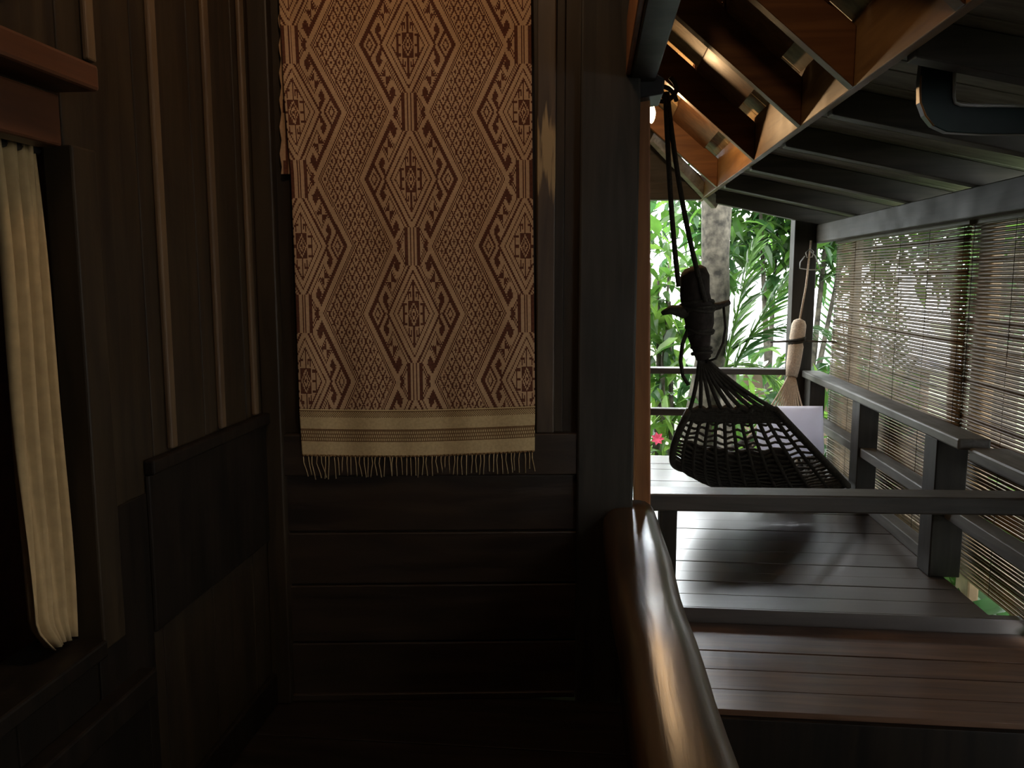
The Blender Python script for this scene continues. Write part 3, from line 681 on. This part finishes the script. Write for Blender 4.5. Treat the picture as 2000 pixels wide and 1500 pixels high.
# ================================================================== GARDEN
def leaf(m, c, d, up, L, w, k=0, drop=.25):
    d = d.normalized(); s_ = d.cross(up)
    if s_.length < .01: s_ = Vector((1, 0, 0))
    s_.normalize(); n_ = s_.cross(d)
    def pt(f_, g_): return c+d*(L*f_)+s_*(w*g_)+n_*(abs(g_)*w*.35-L*drop*f_*f_)
    b_ = len(m.v)
    for f_, g_ in ((0, 0), (.25, .42), (.25, 0), (.25, -.42), (.6, .40), (.6, 0), (.6, -.40), (1, 0)): m.v.append(tuple(pt(f_, g_)))
    for q_ in ((0, 1, 2), (0, 2, 3), (1, 4, 5, 2), (2, 5, 6, 3), (4, 7, 5), (5, 7, 6)): m.f.append(tuple(b_+i for i in q_)); m.m.append(k)
def bush(name, label, cat, c, r, n_, L, w, mats, group=None, trunk=None, seed=1):
    rg = random.Random(seed); R = thing(name, label, cat, (c[0], c[1], -2.6), group)
    m = MB(); C = Vector(c)
    twigs = [Vector((rg.gauss(0, .45)*r[0], rg.gauss(0, .45)*r[1], rg.uniform(-1, 1)*r[2])) for _ in range(max(8, n_//14))]
    for _ in range(n_):
        tw = rg.choice(twigs); p_ = C+tw+Vector((rg.uniform(-1, 1), rg.uniform(-1, 1), rg.uniform(-1, 1)))*L*1.3
        d = Vector((rg.gauss(0, 1), rg.gauss(0, 1), rg.gauss(-.5, .5))); l_ = L*rg.uniform(.6, 1.25)
        leaf(m, p_, d, Vector((rg.gauss(0, .3), rg.gauss(0, .3), 1)), l_, w*l_/L, rg.randrange(len(mats)), rg.uniform(.1, .4))
    m.build('foliage', mats, R)
    t = MB()
    for _ in range(5):
        e = C+rg.choice(twigs); b0 = Vector((c[0], c[1], -2.6)); t.tube([b0, b0.lerp(e, .5)+Vector((rg.uniform(-.15, .15), 0, .2)), e], [.06, .04, .012], 6)
    t.build('stems', M['bark'], R, smooth=True); return R
bush('leafy_tree', 'broadleaf tree with deep green leaves, behind trunk and ropes in the far opening', 'tree', (2.4, 10.6, 2.7), (1.6, .8, 1.0), 2600, .29, .11, [LG[0], LG[1], LG[3]], seed=2)
bush('leafy_shrub', 'yellow-green shrub at the left edge of the far opening', 'shrub', (.62, 9.2, 2.25), (.5, .5, .75), 60, .26, .12, [LG[2], LG[1]], seed=31)
bush('leafy_shrub', 'mid green shrub seen between the far railing rails', 'shrub', (1.5, 9.3, -.15), (1.4, .6, .75), 900, .30, .11, [LG[1], LG[2], LG[3]], seed=4)
bush('leafy_shrub', 'low shrub below the lower far rail with flower', 'shrub', (.65, 8.6, -.35), (.5, .5, .55), 300, .26, .06, [LG[1], LG[2]], seed=5)
bush('leafy_shrub', 'tall shrub left behind the hammock neck', 'shrub', (.8, 9.2, .9), (.35, .4, .7), 230, .30, .12, [LG[1], LG[2], LG[0]], seed=6)
bush('leafy_tree', 'dense dark tree seen through upper near blind', 'tree', (6.2, 9.0, 1.9), (2.0, 1.8, 1.1), 1300, .38, .12, [LG[0], LG[1]], seed=7)
bush('leafy_tree', 'yellow-green tree seen through the blind at right edge', 'tree', (6.0, 6.2, 1.7), (1.0, 1.4, 1.2), 800, .34, .12, [LG[2], LG[1]], seed=8)
bush('leafy_tree', 'tree behind upper far blind', 'tree', (4.6, 10.5, 2.6), (1.5, 1.2, .8), 700, .34, .13, [LG[0], LG[1]], seed=9)
bush('leafy_shrub', 'shrub below the blinds outside the railing', 'shrub', (2.9, 6.0, -.7), (.5, 1.8, .7), 900, .30, .11, [LG[0], LG[1]], seed=10)
bush('leafy_shrub', 'broadleaf shrub growing below the step at lower right', 'shrub', (2.65, 4.3, -.45), (.4, .9, .3), 260, .38, .16, [LG[1], LG[3]], seed=11)
# trunk
t = MB(); tk = [(1340, 960, 9.2), (1372, 800, 8.7), (1388, 700, 8.5), (1398, 600, 8.4), (1397, 500, 8.4), (1400, 390, 8.4), (1402, 250, 8.4), (1400, 80, 8.4)]
base_ = at(1372, 800, 1, 8.4)
pts = [Vector((base_.x-.25, 8.4, -2.6)), Vector((base_.x-.12, 8.4, -1.0))]+[at(x_, y_, 1, 8.4) for x_, y_, _ in tk[1:]]
t.tube(pts, [.20, .18, .165, .15, .14, .135, .15, .14, .13], 14)
tr_ = t.build('tree_trunk', M['bark'], smooth=True); tr_.name = 'tree_trunk'; tag(tr_, 'mottled grey tree trunk standing just beyond the far railing', 'tree trunk')
# palms
def frond(name, A, B, sag, n_, Lm, wid, mats, parent=None, side=(0, 0, 1), droop=.2):
    m = MB(); A = Vector(A); B = Vector(B); mid_ = A.lerp(B, .5)+Vector((0, 0, sag)); pts = [bez(A, mid_, B, i/16) for i in range(17)]
    m.tube(pts, [.018-.013*i/16 for i in range(17)], 5)
    rg = random.Random(int(abs(A.x*100+B.z*77)))
    for i in range(n_):
        f_ = .08+.9*i/n_; p_ = bez(A, mid_, B, f_); d0 = (bez(A, mid_, B, min(1, f_+.03))-p_).normalized()
        up = Vector(side); sd = d0.cross(up).normalized(); nn = sd.cross(d0)
        for sg in (-1, 1):
            l_ = Lm*(math.sin(math.pi*min(1, f_*.8+.18))**.6)*rg.uniform(.85, 1.1)
            d = d0*.75+nn*sg*.9+sd*rg.uniform(-.2, .2)
            leaf(m, p_, d, sd, l_, wid, rg.randrange(len(mats)), droop)
    return m.build(name, mats, parent)
PM = thing('palm', 'palm with long feathery fronds right of the tree trunk', 'palm', tuple(at(1425, 690, 1, 8.0)))
F = lambda x, y, Y: at(x, y, 1, Y)
frond('frond', F(1430, 680, 8.0), F(1640, 655, 8.0), .28, 26, .52, .035, [LG[0], LG[3]], PM, (0, 1, 0))
frond('frond', F(1415, 730, 8.2), F(1475, 470, 8.2), .12, 24, .50, .07, [LG[1], LG[0]], PM, (0, 1, 0))
frond('frond', F(1425, 740, 8.1), F(1560, 520, 8.1), .2, 24, .5, .06, [LG[1], LG[3]], PM, (0, 1, 0))
frond('frond', F(1410, 720, 8.3), F(1530, 760, 8.3), .25, 20, .45, .05, [LG[1], LG[2]], PM, (0, 1, 0))
t = MB(); b0 = F(1425, 720, 8.15); t.tube([Vector((b0.x-.1, 8.15, -2.6)), b0], [.09, .07], 10); t.build('stem', M['bark'], PM, smooth=True)
G = lambda x, y, X: at(x, y, 0, X)
PM = thing('palm', 'palm fronds drooping outside the near blind', 'palm', tuple(G(1960, 480, 3.6)))
frond('frond', G(1880, 400, 3.6), G(1955, 720, 3.6), .35, 22, .6, .05, [LG[0]], PM, (1, 0, 0), .1)
frond('frond', G(1800, 480, 3.4), G(2050, 700, 3.4), .45, 24, .6, .05, [LG[0], LG[3]], PM, (1, 0, 0), .1)
frond('frond', G(2060, 420, 3.5), G(1900, 620, 3.5), .4, 22, .55, .05, [LG[1], LG[0]], PM, (1, 0, 0), .1)
t = MB(); b0 = G(1990, 430, 3.6); t.tube([Vector((b0.x, b0.y, -2.6)), b0], [.12, .09], 10); t.build('stem', M['bark'], PM, smooth=True)
PM = thing('palm', 'tall palm fronds slanting outside the far blind', 'palm', tuple(G(1740, 560, 3.3)))
for (x0, y0, x1, y1) in ((1660, 880, 1640, 520), (1700, 900, 1730, 560), (1760, 900, 1690, 540), (1790, 700, 1700, 900)):
    frond('frond', G(x0, y0, 3.3), G(x1, y1, 3.5), .1, 22, .5, .05, [LG[3], LG[0]], PM, (1, 0, 0), .1)
# neighbour buildings
def corrugated(name, x0, x1, y0, y1, z0, z1, label):
    R = thing(name, label, 'building', ((x0+x1)/2, (y0+y1)/2, -2.6)); m = MB(); n_ = 90
    for i in range(n_+1):
        f_ = i/n_; x = x0+(x1-x0)*f_; dz = .035*math.sin(f_*n_*math.pi/2.5)
        for yy_, zz in ((y0, z0), (y1, z1)): m.v.append((x, yy_, zz+dz))
    for i in range(n_): m.f.append((2*i, 2*i+2, 2*i+3, 2*i+1)); m.m.append(0)
    o = m.build('roof', M['roofw'], R, smooth=True); s_ = o.modifiers.new('t', 'SOLIDIFY'); s_.thickness = .02
    w_ = MB(); w_.box((x0+.4, y0+.5, -2.6), (x1-.4, y1-.2, z0-.05)); w_.build('wall', M['nwall'], R, bevel=.02); return R
corrugated('neighbour_house', 1.75, 5.6, 12.6, 16.5, .22, 1.5, 'neighbouring house with a bright corrugated roof beyond the far railing')
def shed():
    R = thing('neighbour_house', 'low pale-roofed building beyond the near blind', 'building', (9, 9, -2.6))
    m = MB(); n_ = 60
    for i in range(n_+1):
        f_ = i/n_; y = 5+10*f_; dz = .03*math.sin(f_*n_*math.pi/2)
        m.v.append((7.2, y, .55+dz)); m.v.append((10.5, y, 1.35+dz))
    for i in range(n_): m.f.append((2*i, 2*i+1, 2*i+3, 2*i+2)); m.m.append(0)
    o = m.build('roof', M['roofw'], R, smooth=True); s_ = o.modifiers.new('t', 'SOLIDIFY'); s_.thickness = .02
    w_ = MB(); w_.box((7.6, 5.3, -2.6), (10.3, 14.7, .5)); w_.build('wall', M['nwall'], R, bevel=.02)
shed()
# flower
t = MB(); c_ = at(1284, 856, 1, 8.3)
for i in range(7):
    a_ = 2*math.pi*i/7; leaf(t, c_, Vector((math.cos(a_), -.5, math.sin(a_))), Vector((0, -1, 0)), .07, .05)
tag(t.build('flower', M['flower']), 'small pink flower below the far railing at left edge', 'flower')
